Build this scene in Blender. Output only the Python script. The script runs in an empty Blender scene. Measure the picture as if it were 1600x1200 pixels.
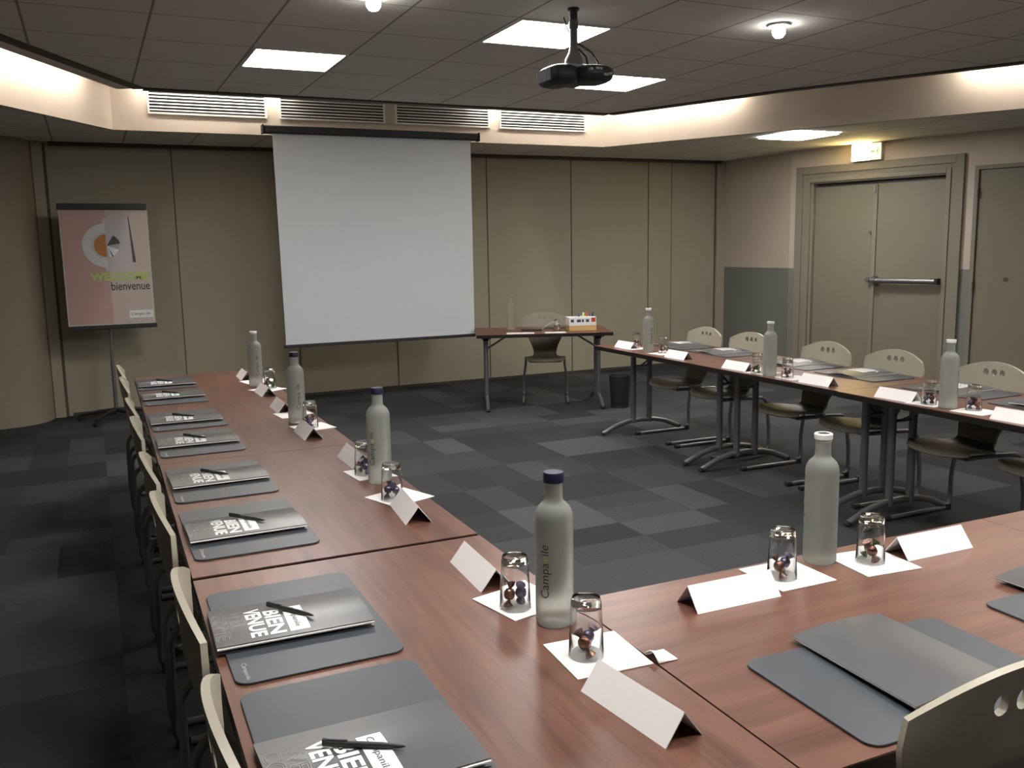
import bpy, bmesh, math, random
from mathutils import Vector, Matrix
random.seed(7)
S = bpy.context.scene
COL = S.collection
PI = math.pi
# ------------------------------------------------------------------ camera
FPX, YAW, PITCH, ROLL, HC = 1400.5, 0.4355, -0.1514, -0.0180, 1.55
cam_d = bpy.data.cameras.new('camera'); cam = bpy.data.objects.new('camera', cam_d); COL.objects.link(cam)
cam_d.sensor_width = 36; cam_d.lens = FPX / 1600 * 36; cam_d.clip_start = .02; cam_d.clip_end = 60
fw = Vector((math.sin(YAW) * math.cos(PITCH), math.cos(YAW) * math.cos(PITCH), math.sin(PITCH)))
rt = Vector((math.cos(YAW), -math.sin(YAW), 0)); up = rt.cross(fw)
r2 = math.cos(ROLL) * rt + math.sin(ROLL) * up; u2 = -math.sin(ROLL) * rt + math.cos(ROLL) * up
cam.matrix_world = Matrix(((r2.x, u2.x, -fw.x, 0), (r2.y, u2.y, -fw.y, 0), (r2.z, u2.z, -fw.z, HC), (0, 0, 0, 1)))
S.camera = cam
# ------------------------------------------------------------------ world, exposure, light levels
w = bpy.data.worlds.new('world'); S.world = w; w.use_nodes = True
w.node_tree.nodes['Background'].inputs[0].default_value = (.05, .05, .05, 1)
w.node_tree.nodes['Background'].inputs[1].default_value = .3
S.view_settings.view_transform = 'Standard'; S.view_settings.look = 'None'
S.view_settings.gamma = 1; S.view_settings.use_curve_mapping = False
S.view_settings.exposure = 1.0
PANEL = 20.0      # ceiling light panels
TUBE = 25.0      # fluorescent tubes in the cove
BULB = 20.0
EXIT = 30.0
GX0, GY0, G = .387, 3.917, .6      # ceiling tile grid
ZU, ZL = 2.76, 2.60                # upper and lower ceiling heights
DY = 9.62                          # back wall

# ------------------------------------------------------------------ materials
def lin(c):
    return tuple(((v / 255) / 12.92 if v / 255 <= .04045 else ((v / 255 + .055) / 1.055) ** 2.4) for v in c) + (1,)
def new_mat(name):
    m = bpy.data.materials.new(name); m.use_nodes = True
    return m, m.node_tree.nodes, m.node_tree.links, m.node_tree.nodes['Principled BSDF']
def mat(name, col, rough=.6, metal=0., var=.06, scale=8., bump=0., emit=None, es=0, spec=.5, **kw):
    m, N, L, P = new_mat(name)
    P.inputs['Roughness'].default_value = rough; P.inputs['Metallic'].default_value = metal
    P.inputs['Specular IOR Level'].default_value = spec
    tc = N.new('ShaderNodeTexCoord'); nz = N.new('ShaderNodeTexNoise'); nz.inputs['Scale'].default_value = scale
    nz.inputs['Detail'].default_value = 3
    L.new(tc.outputs['Object'], nz.inputs['Vector'])
    mx = N.new('ShaderNodeMix'); mx.data_type = 'RGBA'
    c = Vector(col[:3])
    mx.inputs[6].default_value = (*(c * (1 - var)), 1); mx.inputs[7].default_value = (*(c * (1 + var)), 1)
    L.new(nz.outputs['Fac'], mx.inputs[0]); L.new(mx.outputs[2], P.inputs['Base Color'])
    if bump:
        b = N.new('ShaderNodeBump'); b.inputs['Strength'].default_value = bump; b.inputs['Distance'].default_value = .004
        n2 = N.new('ShaderNodeTexNoise'); n2.inputs['Scale'].default_value = scale * 12
        L.new(tc.outputs['Object'], n2.inputs['Vector'])
        L.new(n2.outputs['Fac'], b.inputs['Height']); L.new(b.outputs['Normal'], P.inputs['Normal'])
    if emit: P.inputs['Emission Color'].default_value = (*emit, 1); P.inputs['Emission Strength'].default_value = es
    for k, v in kw.items(): P.inputs[k.replace('_', ' ')].default_value = v
    return m
def wood_mat(name='table_wood'):
    m, N, L, P = new_mat(name)
    tc = N.new('ShaderNodeTexCoord'); mp = N.new('ShaderNodeMapping'); L.new(tc.outputs['Object'], mp.inputs['Vector'])
    mp.inputs['Scale'].default_value = (1.6, 22, 1)
    n1 = N.new('ShaderNodeTexNoise'); n1.inputs['Scale'].default_value = 1.6; n1.inputs['Detail'].default_value = 6
    n1.inputs['Distortion'].default_value = .8
    L.new(mp.outputs[0], n1.inputs['Vector'])
    mp2 = N.new('ShaderNodeMapping'); L.new(tc.outputs['Object'], mp2.inputs['Vector']); mp2.inputs['Scale'].default_value = (.8, 4.5, 1)
    n2 = N.new('ShaderNodeTexNoise'); n2.inputs['Scale'].default_value = 1.3; n2.inputs['Detail'].default_value = 2; n2.inputs['Distortion'].default_value = 1.5
    L.new(mp2.outputs[0], n2.inputs['Vector'])
    ad = N.new('ShaderNodeMath'); ad.operation = 'ADD'; L.new(n1.outputs['Fac'], ad.inputs[0]); L.new(n2.outputs['Fac'], ad.inputs[1])
    hf = N.new('ShaderNodeMath'); hf.operation = 'MULTIPLY'; hf.inputs[1].default_value = .5; L.new(ad.outputs[0], hf.inputs[0])
    cr = N.new('ShaderNodeValToRGB'); L.new(hf.outputs[0], cr.inputs['Fac'])
    e = cr.color_ramp.elements
    e[0].position = .33; e[0].color = (.080, .033, .022, 1); e[1].position = .68; e[1].color = (.172, .080, .056, 1)
    k = e.new(.5); k.color = (.124, .055, .038, 1)
    L.new(cr.outputs[0], P.inputs['Base Color'])
    P.inputs['Roughness'].default_value = .33; P.inputs['Specular IOR Level'].default_value = .35
    return m
def carpet_mat():
    m, N, L, P = new_mat('carpet_tiles')
    g = N.new('ShaderNodeNewGeometry'); sp = N.new('ShaderNodeSeparateXYZ'); L.new(g.outputs['Position'], sp.inputs[0])
    def mth(op, a, b=None):
        n = N.new('ShaderNodeMath'); n.operation = op
        for i, v in enumerate((a, b)):
            if v is None: continue
            if isinstance(v, (int, float)): n.inputs[i].default_value = v
            else: L.new(v, n.inputs[i])
        return n.outputs[0]
    def cell(sx, sy, ox, oy, z):
        fx = mth('FLOOR', mth('DIVIDE', mth('SUBTRACT', sp.outputs[0], ox), sx))
        fy = mth('FLOOR', mth('DIVIDE', mth('SUBTRACT', sp.outputs[1], oy), sy))
        cb = N.new('ShaderNodeCombineXYZ'); L.new(fx, cb.inputs[0]); L.new(fy, cb.inputs[1]); cb.inputs[2].default_value = z
        wn = N.new('ShaderNodeTexWhiteNoise'); wn.noise_dimensions = '3D'; L.new(cb.outputs[0], wn.inputs['Vector'])
        return wn.outputs['Value']
    a = cell(.52, .52, .0, .03, 1.); b = cell(.52, .26, .0, .03, 5.); c = cell(.26, .52, .0, .03, 9.)
    d = cell(.52, .52, 0, .03, 14.)
    sel = mth('GREATER_THAN', d, .45)
    bc = N.new('ShaderNodeMix'); L.new(mth('GREATER_THAN', d, .8), bc.inputs[0]); L.new(b, bc.inputs[2]); L.new(c, bc.inputs[3])
    mx = N.new('ShaderNodeMix'); L.new(sel, mx.inputs[0]); L.new(a, mx.inputs[2]); L.new(bc.outputs[0], mx.inputs[3])
    nz = N.new('ShaderNodeTexNoise'); nz.inputs['Scale'].default_value = 60; L.new(g.outputs['Position'], nz.inputs['Vector'])
    v = mth('ADD', mx.outputs[0], mth('MULTIPLY', mth('SUBTRACT', nz.outputs['Fac'], .5), .35))
    cr = N.new('ShaderNodeValToRGB'); L.new(v, cr.inputs['Fac'])
    e = cr.color_ramp.elements
    e[0].position = 0; e[0].color = (.030, .032, .034, 1); e[1].position = 1; e[1].color = (.070, .074, .079, 1)
    k = e.new(.6); k.color = (.046, .049, .052, 1)
    L.new(cr.outputs[0], P.inputs['Base Color']); P.inputs['Roughness'].default_value = .95; P.inputs['Specular IOR Level'].default_value = .15
    n3 = N.new('ShaderNodeTexNoise'); n3.inputs['Scale'].default_value = 350; L.new(g.outputs['Position'], n3.inputs['Vector'])
    bp = N.new('ShaderNodeBump'); bp.inputs['Strength'].default_value = .3; bp.inputs['Distance'].default_value = .003
    L.new(n3.outputs['Fac'], bp.inputs['Height']); L.new(bp.outputs[0], P.inputs['Normal'])
    return m
def ceil_mat():
    m, N, L, P = new_mat('ceiling_tiles')
    g = N.new('ShaderNodeNewGeometry'); sp = N.new('ShaderNodeSeparateXYZ'); L.new(g.outputs['Position'], sp.inputs[0])
    def mth(op, a, b=None):
        n = N.new('ShaderNodeMath'); n.operation = op
        for i, v in enumerate((a, b)):
            if v is None: continue
            if isinstance(v, (int, float)): n.inputs[i].default_value = v
            else: L.new(v, n.inputs[i])
        return n.outputs[0]
    def line(o, off, wd):
        u = mth('DIVIDE', mth('SUBTRACT', o, off), G)
        fr = mth('ABSOLUTE', mth('SUBTRACT', mth('FRACT', mth('ADD', u, 100.5)), .5))
        return mth('LESS_THAN', fr, wd)
    ln = mth('MAXIMUM', line(sp.outputs[0], GX0, .011), line(sp.outputs[1], GY0, .008))
    nz = N.new('ShaderNodeTexNoise'); nz.inputs['Scale'].default_value = 2.2; L.new(g.outputs['Position'], nz.inputs['Vector'])
    c0 = N.new('ShaderNodeMix'); c0.data_type = 'RGBA'; c0.inputs[6].default_value = (.80, .775, .71, 1); c0.inputs[7].default_value = (.85, .82, .755, 1)
    L.new(nz.outputs['Fac'], c0.inputs[0])
    c1 = N.new('ShaderNodeMix'); c1.data_type = 'RGBA'; c1.inputs[7].default_value = (.36, .31, .27, 1)
    L.new(ln, c1.inputs[0]); L.new(c0.outputs[2], c1.inputs[6]); L.new(c1.outputs[2], P.inputs['Base Color'])
    P.inputs['Roughness'].default_value = .9; P.inputs['Specular IOR Level'].default_value = .2
    return m
def glass_mat(name, col, rough, solid=False):
    m, N, L, P = new_mat(name)
    P.inputs['Base Color'].default_value = (*col, 1); P.inputs['Roughness'].default_value = rough
    P.inputs['Transmission Weight'].default_value = 1; P.inputs['IOR'].default_value = 1.45
    return m
M = {}
M['wood'] = wood_mat(); M['carpet'] = carpet_mat(); M['ceil'] = ceil_mat()
M['edge'] = mat('table_edge_band', (.009, .007, .006), .6, spec=.25)
M['partition'] = mat('partition_panel', (.39, .355, .265), .75, var=.03, scale=1.2, bump=.1)
M['seam'] = mat('panel_seam', (.10, .085, .06), .8)
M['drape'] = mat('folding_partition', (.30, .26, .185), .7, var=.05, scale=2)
M['wall_light'] = mat('wall_light', (.60, .52, .43), .8, var=.03, scale=2, bump=.15)
M['dado'] = mat('wall_dado', (.215, .22, .195), .7, var=.04, scale=2)
M['fascia'] = mat('fascia_paint', (.62, .54, .45), .75, var=.02, scale=2)
M['door'] = mat('door_paint', (.235, .21, .155), .6, var=.03, scale=2)
M['doorframe'] = mat('door_frame_paint', (.26, .235, .18), .6, var=.03, scale=2)
M['trim'] = mat('dark_trim', (.06, .05, .042), .6)
M['void'] = mat('white_plenum', (.6, .58, .55), .8)
M['steel'] = mat('grey_metal_tube', (.25, .255, .265), .38, .75, var=.03)
M['chrome'] = mat('chrome', (.6, .6, .6), .2, 1.)
M['black'] = mat('black_plastic', (.018, .018, .019), .5)
M['shell'] = mat('chair_shell', (.33, .30, .235), .45, var=.03, scale=3)
M['shell2'] = mat('chair_shell_underside', (.10, .09, .07), .55)
M['pad'] = mat('desk_pad_leatherette', (.042, .050, .060), .42, var=.05, scale=20)
M['folder'] = mat('grey_card_folder', (.075, .076, .080), .32, var=.04, scale=6)
M['paper'] = mat('white_paper', (.80, .78, .76), .8, var=.01)
M['card'] = mat('white_card', (.78, .75, .735), .7, var=.01)
M['print_white'] = mat('white_print', (.78, .78, .78), .6, var=.01)
M['print_grey'] = mat('grey_print', (.40, .40, .41), .5, var=.01)
M['print_dark'] = mat('dark_print', (.06, .065, .07), .5)
M['green'] = mat('green_print', (.46, .62, .18), .5)
M['frost'] = mat('frosted_glass', (.47, .485, .445), .42, var=.02, Transmission_Weight=.68, IOR=1.25)
M['clearb'] = mat('thin_frosted_glass', (.80, .80, .74), .25, var=.01, Transmission_Weight=.92, IOR=1.2)
M['navy'] = mat('navy_cap', (.008, .011, .035), .45, spec=.3)
M['glass'] = glass_mat('tumbler_glass', (.95, .96, .96), .02)
M['screen'] = mat('screen_fabric', (.55, .59, .62), .85, var=.01, scale=1)
M['white_metal'] = mat('white_metal', (.72, .72, .68), .5)
M['slot'] = mat('grille_slot', (.035, .035, .035), .8)
M['foil_v'] = mat('violet_foil', (.16, .14, .24), .25, .7, var=.5, scale=90)
M['foil_r'] = mat('brown_foil', (.22, .10, .07), .25, .7, var=.5, scale=90)
M['foil_g'] = mat('green_foil', (.14, .20, .10), .25, .7, var=.5, scale=90)
M['orange'] = mat('orange_card', (.60, .38, .16), .6)
M['blue'] = mat('blue_plastic', (.05, .12, .30), .4)
M['red'] = mat('red_plastic', (.5, .06, .03), .4)
M['pink'] = mat('poster_pink', (.50, .33, .29), .6, var=.04, scale=4)
M['pink2'] = mat('poster_pale_pink', (.55, .46, .42), .6, var=.04, scale=4)
M['plate'] = mat('poster_plate', (.62, .62, .62), .6)
M['napkin_print'] = mat('poster_napkin', (.53, .50, .52), .6)
M['coffee'] = mat('poster_coffee', (.50, .20, .06), .6, var=.25, scale=30)
M['lamp'] = mat('lit_diffuser', (.8, .8, .8), .5, emit=(1, .97, .93), es=PANEL)
M['tube'] = mat('lit_tube', (.8, .8, .8), .5, emit=(1, .90, .80), es=TUBE)
M['bulb'] = mat('lit_bulb', (.8, .8, .8), .5, emit=(1, .98, .94), es=BULB)
M['exit'] = mat('lit_exit_panel', (.8, .8, .7), .5, emit=(1, .74, .28), es=EXIT)
M['exit2'] = mat('lit_exit_sign_face', (.8, .8, .6), .5, emit=(.95, .85, .5), es=.75)
def mesh_bin():
    m, N, L, P = new_mat('black_wire_mesh')
    P.inputs['Base Color'].default_value = (.015, .015, .017, 1); P.inputs['Roughness'].default_value = .5
    tc = N.new('ShaderNodeTexCoord'); wv = N.new('ShaderNodeTexChecker'); wv.inputs['Scale'].default_value = 160
    L.new(tc.outputs['Object'], wv.inputs['Vector'])
    mr = N.new('ShaderNodeMapRange'); mr.inputs[3].default_value = .55; mr.inputs[4].default_value = 1
    L.new(wv.outputs['Fac'], mr.inputs[0]); L.new(mr.outputs[0], P.inputs['Alpha'])
    return m
M['wire'] = mesh_bin()

# ------------------------------------------------------------------ mesh helpers
class MB:
    def __init__(s): s.v = []; s.f = []
    def add(s, vs, fs, T=None):
        n = len(s.v); s.v += [tuple(T @ Vector(v)) if T else tuple(v) for v in vs]
        s.f += [tuple(n + i for i in f) for f in fs]; return s
    def box(s, x0, x1, y0, y1, z0, z1, T=None):
        vs = [(x, y, z) for z in (z0, z1) for y in (y0, y1) for x in (x0, x1)]
        return s.add(vs, [(0, 2, 3, 1), (4, 5, 7, 6), (0, 1, 5, 4), (2, 6, 7, 3), (0, 4, 6, 2), (1, 3, 7, 5)], T)
    def rbox(s, x0, x1, y0, y1, z0, z1, r, n=4, T=None):     # box with rounded plan corners
        P = []
        for cx, cy, a0 in ((x1 - r, y1 - r, 0), (x0 + r, y1 - r, 90), (x0 + r, y0 + r, 180), (x1 - r, y0 + r, 270)):
            for k in range(n + 1):
                a = math.radians(a0 + 90 * k / n); P.append((cx + r * math.cos(a), cy + r * math.sin(a)))
        return s.prism(P, z0, z1, T)
    def prism(s, P, z0, z1, T=None):
        n = len(P)
        return s.add([(x, y, z0) for x, y in P] + [(x, y, z1) for x, y in P],
                     [tuple(range(n - 1, -1, -1)), tuple(range(n, 2 * n))] + [(i, (i + 1) % n, n + (i + 1) % n, n + i) for i in range(n)], T)
    def tube(s, pts, r, n=10, T=None, cap=True):
        pts = [Vector(p) for p in pts]; rs = r if isinstance(r, (list, tuple)) else [r] * len(pts)
        vs = []; nrm = None
        for i, p in enumerate(pts):
            t = (pts[min(i + 1, len(pts) - 1)] - pts[max(i - 1, 0)]).normalized()
            if nrm is None:
                nrm = t.cross(Vector((0, 0, 1)) if abs(t.z) < .9 else Vector((1, 0, 0))).normalized()
            nrm = (nrm - t * nrm.dot(t)).normalized(); b = t.cross(nrm)
            vs += [p + rs[i] * (math.cos(2 * PI * k / n) * nrm + math.sin(2 * PI * k / n) * b) for k in range(n)]
        m = len(pts)
        fs = [(i * n + k, i * n + (k + 1) % n, (i + 1) * n + (k + 1) % n, (i + 1) * n + k) for i in range(m - 1) for k in range(n)]
        if cap: fs += [tuple(range(n - 1, -1, -1)), tuple((m - 1) * n + k for k in range(n))]
        return s.add(vs, fs, T)
    def lathe(s, prof, n=32, T=None, caps=(True, True), sy=1.):
        vs = [(r * math.cos(2 * PI * k / n), sy * r * math.sin(2 * PI * k / n), z) for r, z in prof for k in range(n)]
        m = len(prof)
        fs = [(i * n + k, i * n + (k + 1) % n, (i + 1) * n + (k + 1) % n, (i + 1) * n + k) for i in range(m - 1) for k in range(n)]
        if caps[0]: fs.append(tuple(range(n - 1, -1, -1)))
        if caps[1]: fs.append(tuple((m - 1) * n + k for k in range(n)))
        return s.add(vs, fs, T)
    def grid(s, F, nu, nv, T=None):
        vs = [F(i / nu, j / nv) for j in range(nv + 1) for i in range(nu + 1)]
        return s.add(vs, [(j * (nu + 1) + i, j * (nu + 1) + i + 1, (j + 1) * (nu + 1) + i + 1, (j + 1) * (nu + 1) + i) for j in range(nv) for i in range(nu)], T)
    def mesh(s, name, smooth=None, recalc=True):
        me = bpy.data.meshes.new(name); me.from_pydata(s.v, [], s.f)
        if recalc:
            bm = bmesh.new(); bm.from_mesh(me); bmesh.ops.recalc_face_normals(bm, faces=bm.faces); bm.to_mesh(me); bm.free()
        if smooth:
            me.polygons.foreach_set('use_smooth', [True] * len(me.polygons)); me.set_sharp_from_angle(angle=math.radians(smooth))
        me.update(); return me
    def build(s, name, m, parent=None, smooth=None, bevel=0, loc=None, rot=None, label=None):
        return link(name, s.mesh(name, smooth), m, parent, bevel, loc, rot, label)
def link(name, me, m, parent=None, bevel=0, loc=None, rot=None, label=None):
    o = bpy.data.objects.new(name, me); COL.objects.link(o)
    if m and not me.materials: me.materials.append(m)
    if parent: o.parent = parent
    if bevel:
        b = o.modifiers.new('bevel', 'BEVEL'); b.width = bevel; b.segments = 2; b.limit_method = 'ANGLE'
    if loc: o.location = loc
    if rot: o.rotation_euler = rot
    if label: o['label'] = label
    return o
def tag(o, label=None, cat=None, group=None, kind=None):
    for k, v in (('label', label), ('category', cat), ('group', group), ('kind', kind)):
        if v: o[k] = v
    return o
def thing(name, label, cat, loc=(0, 0, 0), rz=0, group=None):
    o = bpy.data.objects.new(name, None); COL.objects.link(o); o.empty_display_size = .1
    o.location = loc; o.rotation_euler = (0, 0, rz); return tag(o, label, cat, group)
def copy_tree(o, parent=None):
    c = o.copy(); COL.objects.link(c)
    if parent: c.parent = parent
    for ch in KIDS.get(o.name, None) or [x for x in bpy.data.objects if x.parent == o]: copy_tree(ch, c)
    return c
KIDS = {}
def instance(proto, first, loc, rz, label, group=None):
    o = proto if first else copy_tree(proto)
    o.location = loc; o.rotation_euler = (0, 0, rz); o['label'] = label
    if group: o['group'] = group
    return o
def text_mesh(txt, size, depth=.0004, bold=0., outline=0., spacing=1., mats=None, align='LEFT'):
    c = bpy.data.curves.new('t', 'FONT'); c.body = txt; c.size = size; c.space_character = spacing; c.align_x = align
    c.resolution_u = 3
    for q in (('print_dark', 'green') if mats else ()): c.materials.append(M[q])
    if outline:
        c.fill_mode = 'NONE'; c.bevel_depth = outline; c.bevel_resolution = 0
    else:
        c.extrude = depth; c.offset = bold
    if mats:
        for i, k in enumerate(mats): c.body_format[i].material_index = k
    o = bpy.data.objects.new('t', c); COL.objects.link(o)
    bpy.context.view_layer.update()
    me = bpy.data.meshes.new_from_object(o.evaluated_get(bpy.context.evaluated_depsgraph_get()))
    bpy.data.objects.remove(o); bpy.data.curves.remove(c)
    if not mats: me.materials.clear()
    return me
def fit_text(me, wdt, hgt):      # scale mesh so that it spans wdt x hgt from (0,0)
    xs = [v.co.x for v in me.vertices]; ys = [v.co.y for v in me.vertices]
    x0, x1, y0, y1 = min(xs), max(xs), min(ys), max(ys)
    for v in me.vertices:
        v.co.x = (v.co.x - x0) / (x1 - x0) * wdt; v.co.y = (v.co.y - y0) / (y1 - y0) * hgt
    return me
def sliced(me, axis, n):
    bm = bmesh.new(); bm.from_mesh(me); cs = [v.co[axis] for v in bm.verts]; a, b = min(cs), max(cs)
    for k in range(1, n):
        co = Vector((0, 0, 0)); no = Vector((0, 0, 0)); co[axis] = a + (b - a) * k / n; no[axis] = 1
        bmesh.ops.bisect_plane(bm, geom=bm.verts[:] + bm.edges[:] + bm.faces[:], plane_co=co, plane_no=no)
    bm.to_mesh(me); bm.free(); return me
def evaluated(me, mods):
    o = bpy.data.objects.new('e', me); COL.objects.link(o); tmp = [o]
    for kind, kw in mods:
        md = o.modifiers.new(kind, kind)
        for k, v in kw.items(): setattr(md, k, v)
    bpy.context.view_layer.update()
    r = bpy.data.meshes.new_from_object(o.evaluated_get(bpy.context.evaluated_depsgraph_get()))
    bpy.data.objects.remove(o); return r
def RZ(a): return Matrix.Rotation(a, 4, 'Z')

# ------------------------------------------------------------------ room shell
def struct(o, label=None): o['kind'] = 'structure'; return o
WL = [(-.40, 9.62), (-.42, 9.50), (-.47, 9.38), (-.55, 9.29), (-.66, 9.23), (-.82, 9.19), (-1.0, 9.17), (-1.4, 9.17), (-2.2, 9.17), (-3.4, 9.17), (-4.0, 9.0), (-4.0, -4)]
P0 = Vector((7.55, 8.33)); P1 = Vector((8.19, 5.91)); DD = (P1 - P0).normalized()
WE = P0 + DD * 12.6
room = [(-.39, DY), (7.57, DY), (7.55, 8.33), (WE.x, WE.y), (WE.x, -4), (-4, -4)] + WL[:-1][::-1]
struct(MB().prism([(-4.3, -4.2), (WE.x + .3, -4.2), (WE.x + .3, 10), (-4.3, 10)], -.06, 0).build('floor', M['carpet']))
def wall_strip(name, pts, z0, z1, m, th=.08):
    mb = MB()
    for a, b in zip(pts[:-1], pts[1:]):
        a = Vector(a); b = Vector(b); d = (b - a).normalized(); n = Vector((d.y, -d.x)) * th
        q = [a, b, b - n, a - n]
        mb.prism([(p.x, p.y) for p in q], z0, z1)
    return struct(mb.build(name, m))
# back wall of movable partition panels
struct(MB().box(-.39, 7.7, DY, DY + .1, 0, 3.2).build('wall_back', M['partition']))
sm = MB()
for x in (.82, 1.98, 3.07, 4.2, 5.3, 6.4): sm.box(x - .005, x + .005, DY - .006, DY + .01, .02, 2.57)
for x in (6.75, 7.45): sm.box(x - .003, x + .003, DY - .004, DY + .01, .02, 2.57)
struct(sm.build('trim_1', M['seam']))
struct(MB().box(-.25, 7.5, DY - .05, DY + .0, 2.565, 2.6).build('trim_2', M['trim']))
struct(MB().box(-.25, 7.57, DY - .008, DY, 0, .03).build('baseboard_back', M['trim']))
struct(MB().box(-.40, -.31, DY - .05, DY + .02, 0, 2.6).box(7.44, 7.57, DY - .035, DY, 0, 2.6).build('trim_3', M['fascia'] if False else M['partition']))
struct(MB().box(-.305, -.285, DY - .01, DY, 0, 2.58).box(7.425, 7.437, DY - .01, DY, 0, 2.58).build('trim_4', M['seam']))
def spline(P, n=5):
    out = []
    for i in range(len(P) - 1):
        p0, p1, p2, p3 = (Vector(P[max(0, i - 1)]), Vector(P[i]), Vector(P[i + 1]), Vector(P[min(len(P) - 1, i + 2)]))
        for k in range(n):
            t = k / n; out.append(.5 * ((2 * p1) + (p2 - p0) * t + (2 * p0 - 5 * p1 + 4 * p2 - p3) * t * t + (3 * p1 - p0 - 3 * p2 + p3) * t ** 3))
    return out + [Vector(P[-1])]
WS = spline(WL[:7]) + [Vector(p) for p in WL[7:]]
wl = MB(); nW = len(WS)
nrmW = []
for i in range(nW):
    d = (WS[min(i + 1, nW - 1)] - WS[max(i - 1, 0)]).normalized(); nrmW.append(Vector((d.y, -d.x)) * -.05)
for z in (0, 3.2): wl.v += [(p.x, p.y, z) for p in WS] + [(p.x - q.x, p.y - q.y, z) for p, q in zip(WS, nrmW)]
K = 2 * nW
for i in range(nW - 1): wl.f += [(i, i + 1, K + i + 1, K + i), (nW + i, K + nW + i, K + nW + i + 1, nW + i + 1), (i, nW + i, nW + i + 1, i + 1), (K + i, K + i + 1, K + nW + i + 1, K + nW + i)]
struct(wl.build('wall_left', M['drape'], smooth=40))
bl = MB().add([(p.x, p.y - .006, 0) for p in WS[3:]] + [(p.x, p.y - .006, .05) for p in WS[3:]], [(i, i + 1, nW - 3 + i + 1, nW - 3 + i) for i in range(nW - 4)])
# right side: short wall, then the angled wall with the doors
struct(MB().box(7.57, 7.67, 8.33, DY, 1.245, 3.2).build('wall_right', M['wall_light']))
struct(MB().box(7.57, 7.67, 8.33, DY, 0, 1.245).build('wall_right', M['dado']))
AW = math.atan2(DD.y, DD.x)
TW = Matrix.Translation((P0.x, P0.y, 0)) @ RZ(AW)      # local x along the wall, -y into the room
def onwall(o): o.matrix_world = TW; return o
SO = .07; DS0, DS1 = .20, 1.89
wr = MB().box(-.02, SO, 0, .12, 1.245, 3.2).box(SO, 1.98, 0, .12, 2.40, 3.2).box(1.98, 2.075, 0, .12, 1.245, 3.2).box(2.075, 3.2, 0, .12, 2.27, 3.2).box(3.2, 12.6, 0, .12, 1.245, 3.2)
struct(onwall(wr.build('wall_door_side', M['wall_light'])))
wr = MB().box(-.02, SO, 0, .12, 0, 1.245).box(1.98, 2.075, 0, .12, 0, 1.245).box(3.2, 12.6, 0, .12, 0, 1.245)
struct(onwall(wr.build('wall_door_side', M['dado'])))
struct(MB().box(-4.1, WE.x + .1, -4.1, -4, 0, 3.2).build('wall_front', M['wall_light']))
struct(MB().box(WE.x, WE.x + .1, -4.1, WE.y + .05, 0, 3.2).build('wall_right', M['wall_light']))
# lower ceiling ring, fascia, floating upper ceiling with cove
FA = [(-3.0, -4.0), (-3.0, 3.45), (.28, 8.57), (5.13, 8.57), (8.6, 2.25), (8.6, -4.0)]
LIP = [(-2.15, -4.0), (-2.15, 2.5), (-.338, 5.85), (.468, 7.34), (4.47, 7.38), (5.12, 5.86), (5.965, 4.34), (7.3, 1.9), (7.3, -4.0)]
OUT = [(-4.1, -4.1), (-4.1, 9.75), (WE.x + .1, 9.75), (WE.x + .1, -4.1)]
bm = bmesh.new()
def loop(bm, pts, z):
    vs = [bm.verts.new((x, y, z)) for x, y in pts]
    return [bm.edges.new((vs[i], vs[(i + 1) % len(vs)])) for i in range(len(vs))]
FA2 = [(x, max(y, -3.95)) for x, y in FA]
es = loop(bm, FA2, ZL) + loop(bm, OUT, ZL)
bmesh.ops.triangle_fill(bm, use_beauty=True, edges=es)
me = bpy.data.meshes.new('ceiling'); bm.to_mesh(me); bm.free()
struct(link('ceiling', me, M['ceil']))
fa = MB()
for a, b in zip(FA[:-1], FA[1:]):
    a = Vector(a); b = Vector(b); d = (b - a).normalized(); n = Vector((-d.y, d.x)) * .03
    fa.prism([(p.x, p.y) for p in (a, b, b + n, a + n)], ZL, 3.2)
struct(fa.build('wall_cove', M['fascia']))
struct(MB().prism([(-4.1, -4.1), (WE.x + .1, -4.1), (WE.x + .1, 9.75), (-4.1, 9.75)], 3.2, 3.26).build('ceiling', M['void']))
struct(MB().prism(LIP, ZU, ZU + .03).build('ceiling', M['ceil']))
lt = MB(); ls = MB()
c0 = Vector((2.4, 2.5))
for a, b in zip(LIP[1:-2], LIP[2:-1]):
    a = Vector(a); b = Vector(b); d = (b - a).normalized(); n = Vector((-d.y, d.x))
    lt.prism([(p.x, p.y) for p in (a - n * .0, b - n * .0, b + n * .075, a + n * .075)], ZU - .012, ZU + .05)
    ls.prism([(p.x, p.y) for p in (a + n * .075, b + n * .075, b + n * (.20 if a.x < 0 else .12), a + n * (.20 if a.x < 0 else .12))], ZU - .006, ZU + .05)
struct(lt.build('trim_5', M['trim'])); struct(ls.build('trim_6', mat('cove_lip_paint', (.86, .74, .68), .8)))

# ------------------------------------------------------------------ doors
def leaf_panel(name, s0, s1, z1, parent, y=0.05):
    return MB().box(s0, s1, y, y + .05, .01, z1).build(name, M['door'], parent, bevel=.003)
fr = MB()
for s0, s1, z, y0 in ((.07, 1.98, 2.40, -.035), (.155, 1.905, 2.335, -.02), (.215, 1.86, 2.27, -.004), (.27, 1.83, 2.225, .03)):
    pass
def frame_ring(mb, s0, s1, z1, wdt, y0, y1):
    mb.box(s0, s0 + wdt, y0, y1, 0, z1); mb.box(s1 - wdt, s1, y0, y1, 0, z1); mb.box(s0 + wdt, s1 - wdt, y0, y1, z1 - wdt, z1)
frame_ring(fr, .07, 1.98, 2.40, .085, -.035, .12)
frame_ring(fr, .155, 1.895, 2.315, .045, -.018, .12)
frame_ring(fr, .20, 1.85, 2.27, .05, -.03, .12)
frame_ring(fr, .25, 1.835, 2.235, .03, .0, .12)
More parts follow.
